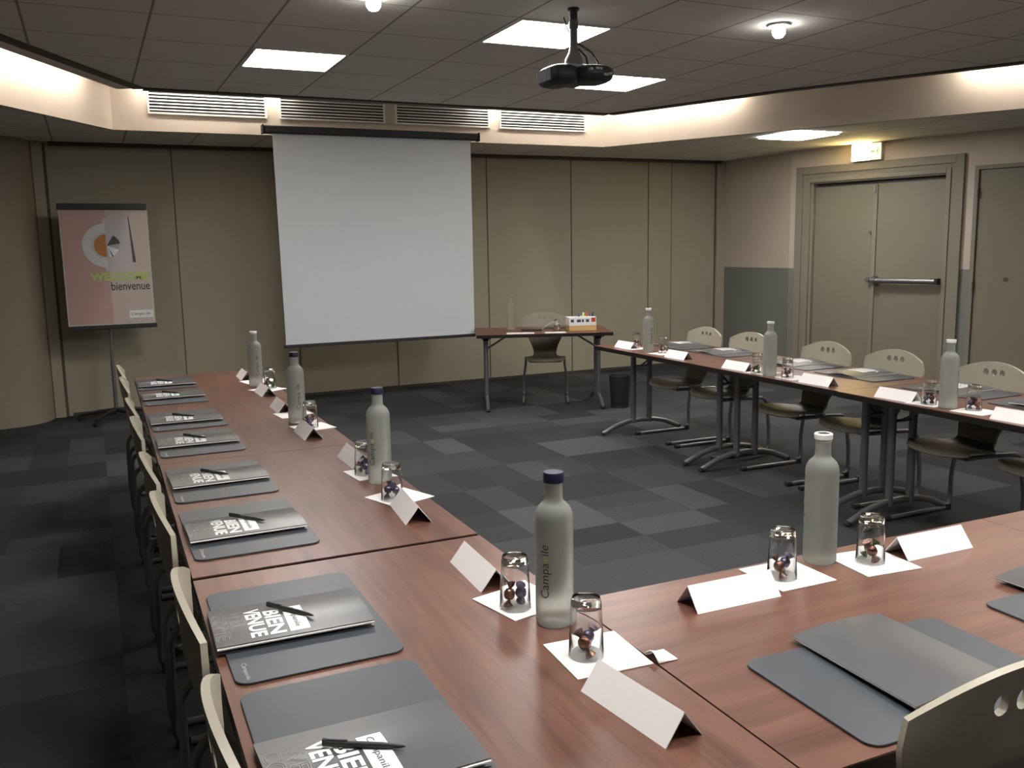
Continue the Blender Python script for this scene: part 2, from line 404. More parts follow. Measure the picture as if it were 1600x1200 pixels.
d1 = struct(onwall(fr.build('door_1', M['doorframe'], bevel=.004)))
MB().box(.28, 1.80, .085, .1, 2.17, 2.21).build('gap_shade', M['trim'], d1)  # dark strip standing for the shadow gap above the leaves
l1 = leaf_panel('door_leaf', .285, 1.02, 2.165, d1, .04); l2 = leaf_panel('door_leaf', 1.028, 1.80, 2.165, d1, .04)
MB().box(.995, 1.045, .022, .04, .02, 2.16).build('astragal', M['doorframe'], d1, bevel=.003)
pb = MB().tube([(1.09, -.045, 1.118), (1.76, -.045, 1.118)], .03, 14).build('push_bar', M['steel'], l2, smooth=40)
MB().tube([(1.05, -.045, 1.118), (1.10, -.045, 1.118)], .042, 16).box(1.045, 1.085, -.08, .04, 1.07, 1.165).build('push_bar_latch', M['steel'], l2, smooth=40, bevel=.003)
MB().box(1.755, 1.79, -.08, .04, 1.085, 1.15).build('push_bar_bracket', M['black'], l2, bevel=.003)
MB().tube([(.995, .04, 1.125), (.995, -.03, 1.125)], .024, 14).tube([(.995, -.03, 1.125), (.995, -.045, 1.125)], [.03, .022], 14).build('door_knob', M['chrome'], l1, smooth=40)
MB().tube([(.985, .04, 1.64), (.985, .0, 1.64)], .014, 12).build('bolt', M['chrome'], l1, smooth=40)
for z in (2.1,): MB().box(1.005, 1.03, .005, .03, 2.06, 2.15).build('bolt', M['chrome'], d1)
fr = MB(); frame_ring(fr, 2.075, 3.2, 2.27, .04, -.01, .12)
d2 = struct(onwall(fr.build('door_2', M['doorframe'], bevel=.003)))
l3 = leaf_panel('door_leaf', 2.12, 3.155, 2.225, d2, .012)
for z in (.25, 1.08, 2.0): MB().tube([(2.117, -.006, z - .045), (2.117, -.006, z + .045)], .011, 10).build('hinge', M['trim'], d2, smooth=40)
MB().lathe([(.02, 0), (.02, .012)], 16, Matrix.Translation((2.42, .012, 1.15)) @ Matrix.Rotation(PI / 2, 4, 'X')).build('lock_rose', M['chrome'], l3)

# ------------------------------------------------------------------ lights of the room
def panel_light(i, j, z, label, group, loc=None, rz=0):
    x, y = loc if loc else (GX0 + G * (i + .5), GY0 + .596 * (j + .5))
    t = thing('ceiling_light', label, 'light', (x, y, z), rz, group)
    h = .29
    f = MB(); f.box(-h, h, -h, -h + .018, -.008, 0).box(-h, h, h - .018, h, -.008, 0).box(-h, -h + .018, -h + .018, h - .018, -.008, 0).box(h - .018, h, -h + .018, h - .018, -.008, 0)
    f.build('light_frame', M['white_metal'], t)
    MB().box(-h + .018, h - .018, -h + .018, h - .018, -.005, 0).build('diffuser', M['lamp'], t)
    return t
g = 'square ceiling light panels'
panel_light(1, 3, ZU, 'square lit ceiling panel left of the projector, above the projection screen', g)
panel_light(3, 1, ZU, 'large square lit ceiling panel directly behind the projector pole', g)
panel_light(5, 3, ZU, 'square lit ceiling panel partly hidden behind the right end of the projector', g)
panel_light(0, 0, ZL - .009, 'square lit panel in the low ceiling border near the exit sign', g, (6.47, 7.08), 0)
for i, j, n in ((0, -4, 'over the near end of the left tables'), (3, -4, 'above the near tables'), (7, -3, 'over the right walkway'), (1, -6, 'over the near left corner table'), (5, -6, 'over the bottom table')):  # unseen panels added at guessed spots to brighten the cards and near tables
    panel_light(i, j, ZU, 'added square lit ceiling panel out of view, ' + n, g)
def bulb(x, y, label):
    t = thing('ceiling_spot', label, 'light', (x, y, ZU), 0, 'round spot bulbs in the ceiling')
    MB().lathe([(.062, -.012), (.062, 0)], 24).build('spot_ring', M['white_metal'], t, smooth=40)
    MB().lathe([(.004, -.075), (.022, -.070), (.034, -.055), (.037, -.038), (.030, -.020), (.022, -.010)], 20).build('bulb', M['bulb'], t, smooth=60)
bulb(3.617, 4.135, 'round glowing spot bulb in the ceiling, right of the projector')
bulb(1.341, 4.384, 'round glowing spot bulb cut by the top edge of the photo, above the screen')
def cove_tube(a, b, label):
    a = Vector(a); b = Vector(b); d = (b - a).normalized(); L_ = (b - a).length
    t = thing('fluorescent_light', label, 'light', (a.x, a.y, 3.0), math.atan2(d.y, d.x), 'fluorescent tubes hidden in the ceiling cove')
    MB().box(0, L_, -.03, .03, .035, .2).build('batten', M['white_metal'], t)
    MB().tube([(.02, 0, .005), (L_ - .02, 0, .005)], .016, 10).build('tube', M['tube'], t, smooth=60)
dl = Vector((.5394, .842)); nl = Vector((.842, -.5394)); cl = Vector((.28, 8.57))
dr = Vector((.4813, -.8766)); nr = Vector((-.8766, -.4813)); crr = Vector((5.13, 8.57))
OFF = .13
cove_tube(cl - dl * 2.3 + nl * OFF, cl - dl * .45 + nl * OFF, 'fluorescent tube hidden in the ceiling cove on the far left')
cove_tube((.5, 8.44), (1.72, 8.44), 'fluorescent tube hidden in the cove above the leftmost air grille')
cove_tube((3.65, 8.44), (5.05, 8.44), 'fluorescent tube hidden in the cove above the rightmost air grille')
cove_tube(crr + dr * .2 + nr * OFF, crr + dr * 1.55 + nr * OFF, 'fluorescent tube hidden in the right cove, nearer the screen wall')
cove_tube(crr + dr * 3.5 + nr * OFF, crr + dr * 5.3 + nr * OFF, 'fluorescent tube hidden in the right cove above the second door')
# air grilles
for k, (x0, x1, lab) in enumerate(((.566, 1.575, 'leftmost white slatted air grille, brightly lit, above the left of the screen'),
                                   (1.688, 2.69, 'dark slatted air grille above the screen, second from left'),
                                   (2.793, 3.785, 'slatted air grille above the right half of the screen, third from left'),
                                   (3.895, 4.90, 'rightmost slatted air grille, brightly lit, next to the cove corner'))):
    t = thing('air_grille', lab, 'air vent', ((x0 + x1) / 2, 8.57, 2.745), 0, 'air grilles in the cove wall')
    h = (x1 - x0) / 2; H = .235
    MB().box(-h, h, -.018, 0, 0, .016).box(-h, h, -.018, 0, H - .016, H).box(-h, -h + .016, -.018, 0, .016, H - .016).box(h - .016, h, -.018, 0, .016, H - .016).build('grille_frame', M['white_metal'], t)
    MB().box(-h + .016, h - .016, -.003, 0, .016, H - .016).build('grille_backing', M['slot'], t)
    sl = MB()
    for q in range(7):
        z = .034 + q * .027
        sl.add([(-h + .016, -.016, z - .004), (h - .016, -.016, z - .004), (h - .016, -.004, z + .006), (-h + .016, -.004, z + .006),
                (-h + .016, -.016, z - .0015), (h - .016, -.016, z - .0015), (h - .016, -.004, z + .0085), (-h + .016, -.004, z + .0085)],
               [(0, 1, 2, 3), (7, 6, 5, 4), (0, 4, 5, 1), (2, 6, 7, 3), (0, 3, 7, 4), (1, 5, 6, 2)])
    sl.build('louvres', M['white_metal'], t)
# exit sign
t = thing('exit_sign', 'small glowing yellow-white exit sign above the double door', 'exit sign'); t.matrix_world = TW @ Matrix.Translation((.94, 0, 2.41))
MB().box(-.175, .175, -.06, 0, 0, .185).build('housing', M['white_metal'], t, bevel=.004)
MB().box(-.165, .045, -.066, -.061, .01, .175).build('lamp_window', M['exit'], t)
MB().box(.047, .165, -.066, -.061, .01, .175).build('sign_face', M['exit2'], t)
ex = MB().box(.062, .100, -.068, -.0665, .085, .097).add([(.062, -.068, .078), (.062, -.068, .104), (.05, -.068, .091)], [(0, 1, 2)])
ex.box(.112, .145, -.068, -.0665, .06, .066).box(.139, .145, -.068, -.0665, .06, .125).box(.112, .145, -.068, -.0665, .119, .125).box(.120, .130, -.068, -.0665, .075, .112)
ex.build('pictogram', mat('exit_green', (.10, .32, .06), .5), t)

# ------------------------------------------------------------------ projection screen, projector
t = thing('projection_screen', 'large white pull-down projection screen in front of the beige back wall', 'projection screen', (2.555, 8.44, 2.60))
MB().box(-1.04, 1.04, -.035, .04, 0, .07).build('screen_case', M['black'], t, bevel=.012)
for s in (-1.055, 1.04): MB().box(s, s + .015, -.04, .045, -.005, .075).build('end_cap', M['black'], t, bevel=.003)
MB().grid(lambda u, v: (-.965 + 1.93 * u + (.02 * v if u < .5 else -.005 * v), 0, .01 - 1.925 * v), 24, 16).build('screen_fabric', M['screen'], t)
bpy.data.objects['screen_fabric'].modifiers.new('s', 'SOLIDIFY').thickness = .002
MB().box(-.965, .965, -.012, .01, -1.945, -1.915).build('bottom_bar', M['black'], t, bevel=.004)
for s in (-.8, .8): MB().box(s - .02, s + .02, .035, .125, .01, .05).build('wall_bracket', M['black'], t)

t = thing('projector', 'black projector hanging upside down from a pole under the ceiling', 'projector', (2.365, 4.25, ZU))
MB().lathe([(.030, -.01), (.030, 0)], 24).lathe([(.02, -.07), (.02, -.01)], 16).build('ceiling_flange', M['black'], t, smooth=40)
MB().tube([(0, 0, -.06), (0, 0, -.10)], .024, 12).tube([(0, 0, -.10), (0, 0, -.205)], .020, 12).build('pole', mat('dark_grey_metal', (.12, .115, .125), .45, .4), t, smooth=40)
MB().lathe([(.022, -.19), (.028, -.22), (.045, -.25), (.052, -.28), (.03, -.29)], 14).tube([(-.075, 0, -.31), (0, 0, -.262), (.08, 0, -.31)], .009).tube([(0, -.07, -.31), (0, 0, -.262), (0, .08, -.31)], .009).build('mount_bracket', mat('bracket_grey', (.20, .20, .20), .4, .5), t, smooth=30)
bd = MB()
def sq(a, e): c = math.cos(a); return math.copysign(abs(c) ** e, c)
def lobe(mb, cx, cy, cz, rx, ry, rz, e=.6, e2=.8, n=28, m=12):
    vs = []; fs = []
    for j in range(m + 1):
        ph = -PI / 2 + PI * j / m; cp = abs(math.cos(ph)) ** e2; spz = math.copysign(abs(math.sin(ph)) ** e2, math.sin(ph))
        for i in range(n):
            a = 2 * PI * i / n; vs.append((cx + rx * cp * sq(a, e), cy + ry * cp * sq(a - PI / 2, e), cz + rz * spz))
    for j in range(m):
        for i in range(n): fs.append((j * n + i, j * n + (i + 1) % n, (j + 1) * n + (i + 1) % n, (j + 1) * n + i))
    mb.add(vs, fs)
lobe(bd, .082, -.03, -.355, .108, .12, .047, .8, .7); lobe(bd, -.085, .02, -.362, .082, .13, .052, .7, .6); bd.box(-.09, .07, -.05, .12, -.395, -.312); bd.v = [(a, b, c + .022) for a, b, c in bd.v]
bd.build('projector_body', M['black'], t, smooth=60)
lobe(q := MB(), .01, .02, -.296, .14, .10, .016, .8, .8); q.build('top_plate', mat('top_highlight_grey', (.30, .31, .31), .35), t, smooth=60)  # pale grey puts the highlight along the body's top into the colour
cn = MB()
for x, z, a in ((.02, -.345, .008), (.055, -.340, .010), (.075, -.340, .008), (.105, -.368, .013), (.13, -.362, .008), (.15, -.345, .007)): cn.box(x - a, x + a, -.152, -.10, z + .016, z + .028)
cn.build('connectors', mat('port_grey', (.30, .30, .32), .4), t)
gr = MB()
for k in range(9): gr.box(-.168, -.10, -.05 + k * .017, -.043 + k * .017, -.370, -.310)
gr.build('side_vent', mat('vent_grey', (.07, .07, .075), .5), t)
MB().tube([(-.085, .14, -.338), (-.085, .165, -.338)], .032, 20).build('lens', M['black'], t, smooth=40)
MB().tube([(.075, .12, -.14), (.10, .09, -.16), (.135, .05, -.20), (.145, .0, -.26), (.135, -.04, -.32)], .006, 8).tube([(.075, .12, -.14), (.05, .16, -.06), (.04, .18, 0)], .004, 8).build('cable', M['black'], t, smooth=60)
MB().tube([(.015, -.02, -.20), (.055, -.03, -.24), (.07, -.03, -.30)], .005, 8).build('cable', M['black'], t, smooth=60)

# ------------------------------------------------------------------ welcome stand
t = thing('welcome_stand', 'flipchart stand with a pink welcome poster by the left corner', 'poster stand', (.13, 9.15, 0))
for k in range(5):
    a = 2 * PI * k / 5 + .35; lg = MB().tube([(0, 0, .10), (.14 * math.cos(a), .14 * math.sin(a), .09), (.33 * math.cos(a), .33 * math.sin(a), .06)], [.022, .018, .014], 8).build('base_leg', M['black'], t, smooth=60)
    MB().lathe([(.024, -.011), (.024, .011)], 14, Matrix.Translation((.33 * math.cos(a), .33 * math.sin(a), .025)) @ RZ(a) @ Matrix.Rotation(PI / 2, 4, 'X')).box(.325 * math.cos(a) - .006, .325 * math.cos(a) + .006, .325 * math.sin(a) - .006, .325 * math.sin(a) + .006, .03, .06).build('caster', M['black'], lg, smooth=40)
MB().tube([(0, 0, .08), (0, 0, .55)], .018, 12).tube([(0, 0, .55), (.03, 0, 1.9)], .013, 12).build('pole', M['steel'], t, smooth=40)
bx, bz, bw, bh = .030, .905, .37, 1.05     # board centre x, bottom z, half width, height
MB().box(bx - bw, bx + bw, -.035, -.02, bz, bz + bh).build('board', mat('board_edge', (.55, .53, .48), .5), t)
MB().box(bx - bw - .012, bx + bw - .005, -.06, -.01, bz + bh, bz + bh + .055).build('clip_bar', M['black'], t, bevel=.006)
MB().box(bx - bw + .0, bx + bw + .012, -.075, -.015, bz - .04, bz).build('pen_tray', M['black'], t, bevel=.006)
po = MB().box(bx - bw + .012, bx + .012, -.038, -.0355, bz + .012, bz + bh).build('poster', M['pink'], t)
yy = -.0385
MB().box(bx + .012, bx + bw - .012, yy, -.0355, bz + .012, bz + .49).build('poster_pale_field', M['pink2'], po)
MB().box(bx + .012, bx + bw - .012, yy, -.0355, bz + .49, bz + bh).build('poster_pale_field', M['pink2'], po)
MB().box(bx - .02, bx + .235, yy - .001, -.038, bz + .49, bz + .97).build('poster_napkin', M['napkin_print'], po)
def disc(cx, cz, r0, a0, a1, y0, y1, n=28, sx=1.):
    P = [(cx, cz)] + [(cx + sx * r0 * math.cos(math.radians(a0 + (a1 - a0) * k / n)), cz + r0 * math.sin(math.radians(a0 + (a1 - a0) * k / n))) for k in range(n + 1)]
    m_ = len(P)
    return MB().add([(x, y0, z) for x, z in P] + [(x, y1, z) for x, z in P], [tuple(range(m_)), tuple(range(2 * m_ - 1, m_ - 1, -1))] + [(i, i + m_, (i + 1) % m_ + m_, (i + 1) % m_) for i in range(m_)])
pcx, pcz = bx + .0, bz + .725
disc(pcx, pcz, .20, 90, 270, yy - .002, -.038).build('poster_plate', M['plate'], po)
disc(pcx, pcz, .125, 90, 270, yy - .003, yy - .0015).build('poster_saucer', mat('poster_saucer', (.54, .53, .52), .6), po)
disc(pcx, pcz, .102, 90, 270, yy - .004, yy - .0025).build('poster_coffee', M['coffee'], po)
disc(pcx + .005, pcz, .105, 10, 60, yy - .003, yy - .0005, sx=1.1).build('poster_cutlery_dark', M['print_dark'], po)
disc(pcx + .005, pcz, .105, -20, 10, yy - .003, yy - .0005).build('poster_cutlery_grey', M['print_grey'], po)
disc(pcx + .005, pcz, .105, -80, -20, yy - .003, yy - .0005).build('poster_cutlery_white', M['print_white'], po)
disc(pcx + .005, pcz, .110, -68, -62, yy - .004, yy - .0015).build('poster_cutlery_dark', M['print_dark'], po)
MB().add([(bx + .20, yy - .003, bz + .99), (bx + .207, yy - .003, bz + .99), (bx + .243, yy - .003, bz + .57), (bx + .215, yy - .003, bz + .57),
          (bx + .20, yy, bz + .99), (bx + .207, yy, bz + .99), (bx + .243, yy, bz + .57), (bx + .215, yy, bz + .57)],
         [(0, 1, 2, 3), (7, 6, 5, 4), (0, 4, 5, 1), (1, 5, 6, 2), (2, 6, 7, 3), (3, 7, 4, 0)]).build('poster_knife', mat('poster_knife', (.12, .07, .07), .5), po)
RX = (PI / 2, 0, 0)
link('poster_lettering', fit_text(text_mesh('WELCOME', .1, bold=.004), .50, .078), M['green'], po, loc=(bx - .155, yy - .002, bz + .405), rot=RX, label='green word WELCOME')
link('poster_lettering', fit_text(text_mesh('bienvenue', .1, bold=.001), .33, .078), M['print_dark'], po, loc=(bx + .015, yy - .002, bz + .315), rot=RX, label='dark word bienvenue')
MB().box(bx + .15, bx + bw - .014, yy - .002, yy, bz + .055, bz + .125).build('poster_logo_box', M['print_white'], po)
lg = text_mesh('Campanile', .04, mats=[0] * 5 + [1] + [0] * 3); fit_text(lg, .165, .034)
link('poster_logo', lg, None, po, loc=(bx + .165, yy - .003, bz + .072), rot=RX)

# ------------------------------------------------------------------ tables
def make_table(L_=1.355, W_=.775):
    t = thing('folding_table', 'x', 'table', (0, 0, 0), 0, 'brown wood topped meeting tables')
    hx, hy = L_ / 2, W_ / 2
    MB().box(-hx, hx, -hy, hy, .7365, .740).build('tabletop', M['wood'], t)
    MB().box(-hx, hx, -hy, hy, .708, .7365).build('edge_band', M['edge'], t)
    for s in (-1, 1):
        x = s * (hx - .10)
        lg = MB()
        for y in (-.078, .078): lg.tube([(x, y, .08), (x, y, .69)], .0225, 14)
        arch = [(x, -.37, .018), (x, -.33, .034), (x, -.24, .072), (x, -.13, .098), (x, 0, .105), (x, .13, .098), (x, .24, .072), (x, .33, .034), (x, .37, .018)]
        lg.tube(arch, .019, 12)
        g_ = lg.build('leg', M['steel'], t, smooth=50)
        for y in (-.375, .375): MB().tube([(x, y * .985, .026), (x, y * 1.01, .008)], [.022, .02], 10).build('foot_cap', M['black'], g_, smooth=40)
        MB().box(x - .05, x + .05, -.15, .15, .675, .710).box(x - .03, x + .03, -.11, .11, .655, .675).build('leg_bracket', M['black'], t, bevel=.004)
        MB().tube([(x, 0, .56), (x - s * .24, 0, .70)], .009, 8).tube([(x, -.078, .56), (x, .078, .56)], .009, 8).build('brace', M['steel'], t, smooth=40)
    return t
tb = make_table(); first = True
TABG = 'brown wood topped meeting tables'
def place_table(cx, cy, rz, label):
    global first
    o = instance(tb, first, (cx, cy, 0), rz, label, TABG); first = False; return o
place_table(.555, 1.600, PI / 2 - .008, 'wood topped table at the near left corner, under the navy-capped bottle')
place_table(.568, 2.975, PI / 2 - .010, 'wood topped table of the left row, first beyond the corner table')
place_table(.580, 4.333, PI / 2 - .010, 'wood topped table of the left row, second beyond the corner table')
place_table(.594, 5.690, PI / 2 - .010, 'wood topped table at the far end of the left row, nearest the screen')
place_table(1.6225, 1.337, -.010, 'wood topped table along the bottom of the photo, between the two rows')
place_table(2.979, 1.322, -.010, 'wood topped table just entering the photo at the bottom right edge')
place_table(4.085, 5.662, PI / 2 - .014, 'wood topped table at the far end of the right row, by the bin')
place_table(4.060, 4.305, PI / 2 - .016, 'middle wood topped table of the right row, with two chairs at it')
place_table(4.020, 2.945, PI / 2 - .026, 'wood topped table of the right row, cut by the right photo edge')
AB = math.atan2(-.469, 1.187)
nb = Vector((-math.sin(AB), math.cos(AB)))     # towards the back wall
mbk = Vector(((3.247 + 4.434) / 2, (7.726 + 7.257) / 2)) + nb * .3875
btb = place_table(mbk.x, mbk.y, AB, 'separate wood topped table standing alone by the back wall'); btb.scale = (.955, 1, 1)

# ------------------------------------------------------------------ chairs
def make_chair():
    t = thing('stacking_chair', 'x', 'chair', (0, 0, 0), 0, 'beige shell chairs at the tables')
    sm_ = lambda a: a * a * (3 - 2 * a)
    def seat(u, v):          # v 0 front .. 1 rear, u across
        k = u * 2 - 1; x = .215 - .36 * v
        w_ = .215 - .10 * sm_(max(0, (v - .62) / .38)) - .02 * (1 - v)
        z = .445 + .012 * math.cos(PI * v) - .03 * max(0, (.12 - v) / .12) ** 2 + .012 * k * k + .03 * max(0, (v - .85) / .15) ** 2
        fx = x - .05 * (k ** 4) * max(0, 1 - v * 4)
        return (fx, w_ * k, z)
    me = MB().grid(seat, 16, 18).mesh('seat')
    me = evaluated(me, [('SOLIDIFY', dict(thickness=.012, offset=-1))])
    me.polygons.foreach_set('use_smooth', [True] * len(me.polygons)); me.set_sharp_from_angle(angle=math.radians(50))
    link('seat', me, M['shell'], t)
    def back(u, v):
        k = u * 2 - 1
        w_ = .115 + .115 * sm_(min(1, v * 1.15)) - .012 * max(0, (v - .87) / .13)
        zt = .885 - .058 * k * k
        z = .465 + v * (zt - .465)
        x = -.145 - .085 * sm_(min(1, v * 1.6)) * 1.0 - .035 * v + .035 * k * k * v
        return (x, w_ * k, z)
    me = MB().grid(back, 24, 26).mesh('backrest')
    cut = MB()
    for y in (-.05, 0, .05): cut.add(*(lambda n, r: ([(-.4 + .3 * e_, y + r * math.cos(2 * PI * k / n), .826 + 1.15 * r * math.sin(2 * PI * k / n)) for e_ in (0, 1) for k in range(n)],
                                    [tuple(range(n - 1, -1, -1)), tuple(range(n, 2 * n))] + [(k, (k + 1) % n, n + (k + 1) % n, n + k) for k in range(n)]))(16, .0165))
    co = bpy.data.objects.new('c', cut.mesh('c')); COL.objects.link(co)
    me = evaluated(me, [('SOLIDIFY', dict(thickness=.014, offset=0)), ('BOOLEAN', dict(object=co, operation='DIFFERENCE', solver='EXACT'))])
    bpy.data.objects.remove(co)
    me.polygons.foreach_set('use_smooth', [True] * len(me.polygons)); me.set_sharp_from_angle(angle=math.radians(50))
    link('backrest', me, M['shell'], t)
    def arc(cx, cz, r, a0, a1, y, n=6): return [(cx + r * math.cos(math.radians(a0 + (a1 - a0) * k / n)), y, cz + r * math.sin(math.radians(a0 + (a1 - a0) * k / n))) for k in range(n + 1)]
    for s in (-1, 1):
        y = s * .20; yo = s * .225
        pts = [(.13, s * .15, .418), (-.05, s * .17, .418)] + [(x, y, z) for x, _, z in arc(-.175, .352, .066, 90, 180, y)] + \
              [(-.243, yo, .2)] + [(x, yo, z) for x, _, z in arc(-.19, .068, .055, 180, 270, yo)] + [(.25, yo, .014)]
        lg = MB().tube(pts, .0125, 10).build('leg', M['steel'], t, smooth=60)
        MB().tube([(.235, yo, .014), (.275, yo, .014)], .0165, 10).build('foot_cap', M['black'], lg, smooth=40)
        MB().box(-.245, -.20, yo - .014, yo + .014, 0, .035).build('glide', M['black'], lg, bevel=.004)
    MB().tube([(.13, -.15, .418), (.13, .15, .418)], .011, 8).tube([(-.10, -.175, .418), (-.10, .175, .418)], .011, 8).build('crossbar', M['steel'], t, smooth=60)
    return t
ch = make_chair(); cfirst = True
def place_chair(cx, cy, rz, label):
    global cfirst
    o = instance(ch, cfirst, (cx, cy, 0), rz, label, 'beige shell chairs at the tables'); cfirst = False; return o
LY = [5.90, 5.30, 4.50, 3.95, 3.20, 2.62, 1.90, 1.33]
LN = ['nearest the flipchart stand', 'second from the far end', 'third from the far end', 'fourth from the far end', 'fourth from the front, behind the first small dark-lettered pad',
      'third from the front', 'second from the front', 'frontmost, cut by the bottom photo edge']
LN[4] = 'fourth from the front'
for k, (y, n) in enumerate(zip(LY, LN)):
    place_chair(.374, y, random.uniform(-.03, .03), 'beige shell chair tucked into the left table row, ' + n)
RY = [(5.91, 4.245), (5.35, 4.24), (4.55, 4.22), (3.98, 4.215), (3.28, 4.18), (2.72, 4.165)]
RN = ['farthest from the camera', 'second from the far end', 'third from the far end', 'fourth from the far end', 'cut by the photo edge', 'mostly outside the right photo edge']
for (y, x), n in zip(RY, RN):
    place_chair(x, y, PI + random.uniform(-.02, .02), 'beige chair with three holes, right table row, ' + n)
place_chair(1.292, 1.135, PI / 2, 'dark-looking chair back with three holes at the bottom right corner')
fa_ = math.atan2(-.89, -.45)
place_chair(4.105, 8.015, fa_, 'shell chair facing us from behind the separate back table')

# ------------------------------------------------------------------ tabletop things
ZT = .7402
def make_pad():
    t = thing('desk_pad', 'x', 'desk pad', (0, 0, 0), 0, 'dark grey desk pads')
    MB().rbox(-.168, .168, -.252, .252, 0, .005, .028, 6).build('pad_sheet', M['pad'], t, bevel=.0015)
    m_ = fit_text(text_mesh('Campanile', .02), .075, .012)
    link('pad_lettering', m_, M['print_grey'], t, loc=(-.150, -.165, .0056), rot=(0, 0, -PI / 2), label='small grey lettering')
    return t
pad0 = make_pad(); pf = True
def place_pad(x, y, rz, label):
    global pf
    o = instance(pad0, pf, (x, y, ZT), rz, label, 'dark grey desk pads'); pf = False; return o
def make_folder(printed=True):
    t = thing('card_folder', 'x', 'folder', (0, 0, 0), 0, 'grey card folders')
    def sheet(z0, bow, nm, m_, ins=0., ex=0., th=.0012):
        F = lambda u, v: (-.163 + ins + (.326 - 2 * ins) * u, -.115 - ex + (.23 + ex) * v, z0 + bow * math.sin(PI * v) ** 1.2 * .5 + bow * (1 - v) * .6)
        me = MB().grid(F, 4, 14).mesh(nm)
        me = evaluated(me, [('SOLIDIFY', dict(thickness=th, offset=0))])
        me.polygons.foreach_set('use_smooth', [True] * len(me.polygons)); me.set_sharp_from_angle(angle=math.radians(40))
        return link(nm, me, m_, t), F
    sheet(.0008, .0, 'back_cover', M['folder'])
    sheet(.0030, .0125, 'paper_insert', M['paper'], .001, .0035, .0026)
    fc, F = sheet(.0046, .016, 'front_cover', M['folder'])
    if printed:
        def drape(me, x0, y0, lift=.0012):       # lay flat text (reading along -y) on the bowed cover
            sliced(me, 0, 10)
            for v in me.vertices:
                a, b, c_ = v.co; X = x0 + b; Y = y0 - a
                v.co = (X, Y, F(.5, (Y + .115) / .23)[2] + lift + c_ * .3)
            return me
        link('title_lettering', drape(fit_text(text_mesh('VENUE', .05, bold=.0016), .160, .034), -.092, .062), M['print_white'], fc, label='bold white word VENUE')
        link('title_lettering', drape(fit_text(text_mesh('BIEN', .05, bold=.0016), .130, .034), -.053, .032), M['print_white'], fc, label='bold white word BIEN')
        link('outline_lettering', drape(fit_text(text_mesh('COME', .05, outline=.0007), .150, .030), -.160, .062), M['print_grey'], fc, label='thin grey outlined word COME')
        link('outline_lettering', drape(fit_text(text_mesh('WEL', .05, outline=.0007), .110, .030), -.126, .062), M['print_grey'], fc, label='thin grey outlined word WEL')
        bxm = MB().grid(lambda u, v: (-.012 + .042 * u, -.098 + .135 * v, F(.5, (.017 + .135 * v) / .23)[2] + .0011), 1, 8).build('logo_box', M['print_white'], fc)
        link('logo_lettering', drape(fit_text(text_mesh('Campanile', .02), .11, .016), -.002, .028, .0016), M['print_dark'], bxm)
    return t
fold0 = make_folder(); ff = True
foldp = make_folder(False); fpf = True
def place_folder(x, y, rz, label, z=ZT + .0055):
    global ff
    o = instance(fold0, ff, (x, y, z), rz, label, 'grey folders with white lettering'); ff = False; return o
def place_plain(x, y, rz, label, z=ZT + .0055, tilt=(0, 0)):
    global fpf
    o = instance(foldp, fpf, (x, y, z), rz, label, 'plain grey folders'); fpf = False
    o.rotation_euler = (tilt[0], tilt[1], rz); return o
def make_pen():
    t = thing('ballpoint_pen', 'x', 'pen', (0, 0, 0), 0, 'black pens on the folders')
    T = Matrix.Rotation(PI / 2, 4, 'Y')
    MB().tube([(-.065, 0, .0055), (.035, 0, .0055)], .0052, 10).build('barrel', M['black'], t, smooth=40)
    MB().tube([(.035, 0, .0055), (.062, 0, .0055), (.07, 0, .0055)], [.005, .003, .001], 10).build('tip', M['black'], t, smooth=40)
    MB().box(-.065, -.025, -.0015, .0015, .0105, .0125).box(-.066, -.06, -.003, .003, .002, .0125).build('clip', M['black'], t)
    return t
pen0 = make_pen(); nf = True
def place_pen(x, y, rz, label, z):
    global nf
    o = instance(pen0, nf, (x, y, z), rz, label, 'black pens on the folders'); nf = False; return o
ORD = ['nearest the screen', 'second from the screen end', 'third from the screen end', 'fourth from the screen end', 'fourth from the front', 'third from the front', 'second from the front, fully in view', 'frontmost, cut by the bottom photo edge']
PY = [5.97, 5.37, 4.60, 4.01, 3.28, 2.67, 1.907, 1.365]
FY = [5.92, 5.39, 4.585, 4.018, 3.305, 2.665, 1.915, 1.31]
for k in range(8):
    place_pad(.352 + .004 * (7 - k) , PY[k], random.uniform(-.015, .015), 'dark grey desk pad on the left table row, ' + ORD[k])
    rz = random.uniform(-.03, .03)
    place_folder(.345 + .005 * (7 - k) + (-.012 if k == 6 else 0), FY[k], rz, 'grey folder lettered BIENVENUE on the left row, ' + ORD[k])
    place_pen(.335 + .005 * (7 - k) + (.02 if k == 5 else 0), FY[k] + (.0 if k != 5 else .01), -.88 + (.35 if k == 7 else 0) + random.uniform(-.08, .08), 'black ballpoint pen across the lettered folder, left row, ' + ORD[k], ZT + .0235)
ORR = ['farthest', 'second from the far end', 'third from the far end', 'fourth from the far end', 'by the third bottle', 'at the right photo edge']
PXR = [4.255, 4.25, 4.235, 4.225, 4.19, 4.16]
for k, (y, x) in enumerate(RY):
    place_pad(PXR[k], y + .02, PI + random.uniform(-.03, .03), 'dark grey desk pad on the right table row, ' + ORR[k])
    place_folder(PXR[k] + .01, y + .04, PI + random.uniform(-.12, .12), 'pale-edged grey folder on the right table row, ' + ORR[k])
place_pad(1.335, 1.128, PI / 2 - .03, 'dark grey desk pad at the bottom right, partly under a plain folder')
place_plain(1.345, 1.165, PI / 2 - .06, 'plain grey folder with raised edge in front of the bottom right chair', ZT + .012, (0, .02))
place_pad(1.995, 1.115, PI / 2 - .03, 'dark grey desk pad cut by the right photo edge, bottom table')
place_plain(2.005, 1.20, PI / 2 - .04, 'plain grey folder at the right photo edge on the bottom table', ZT + .012, (0, .02))

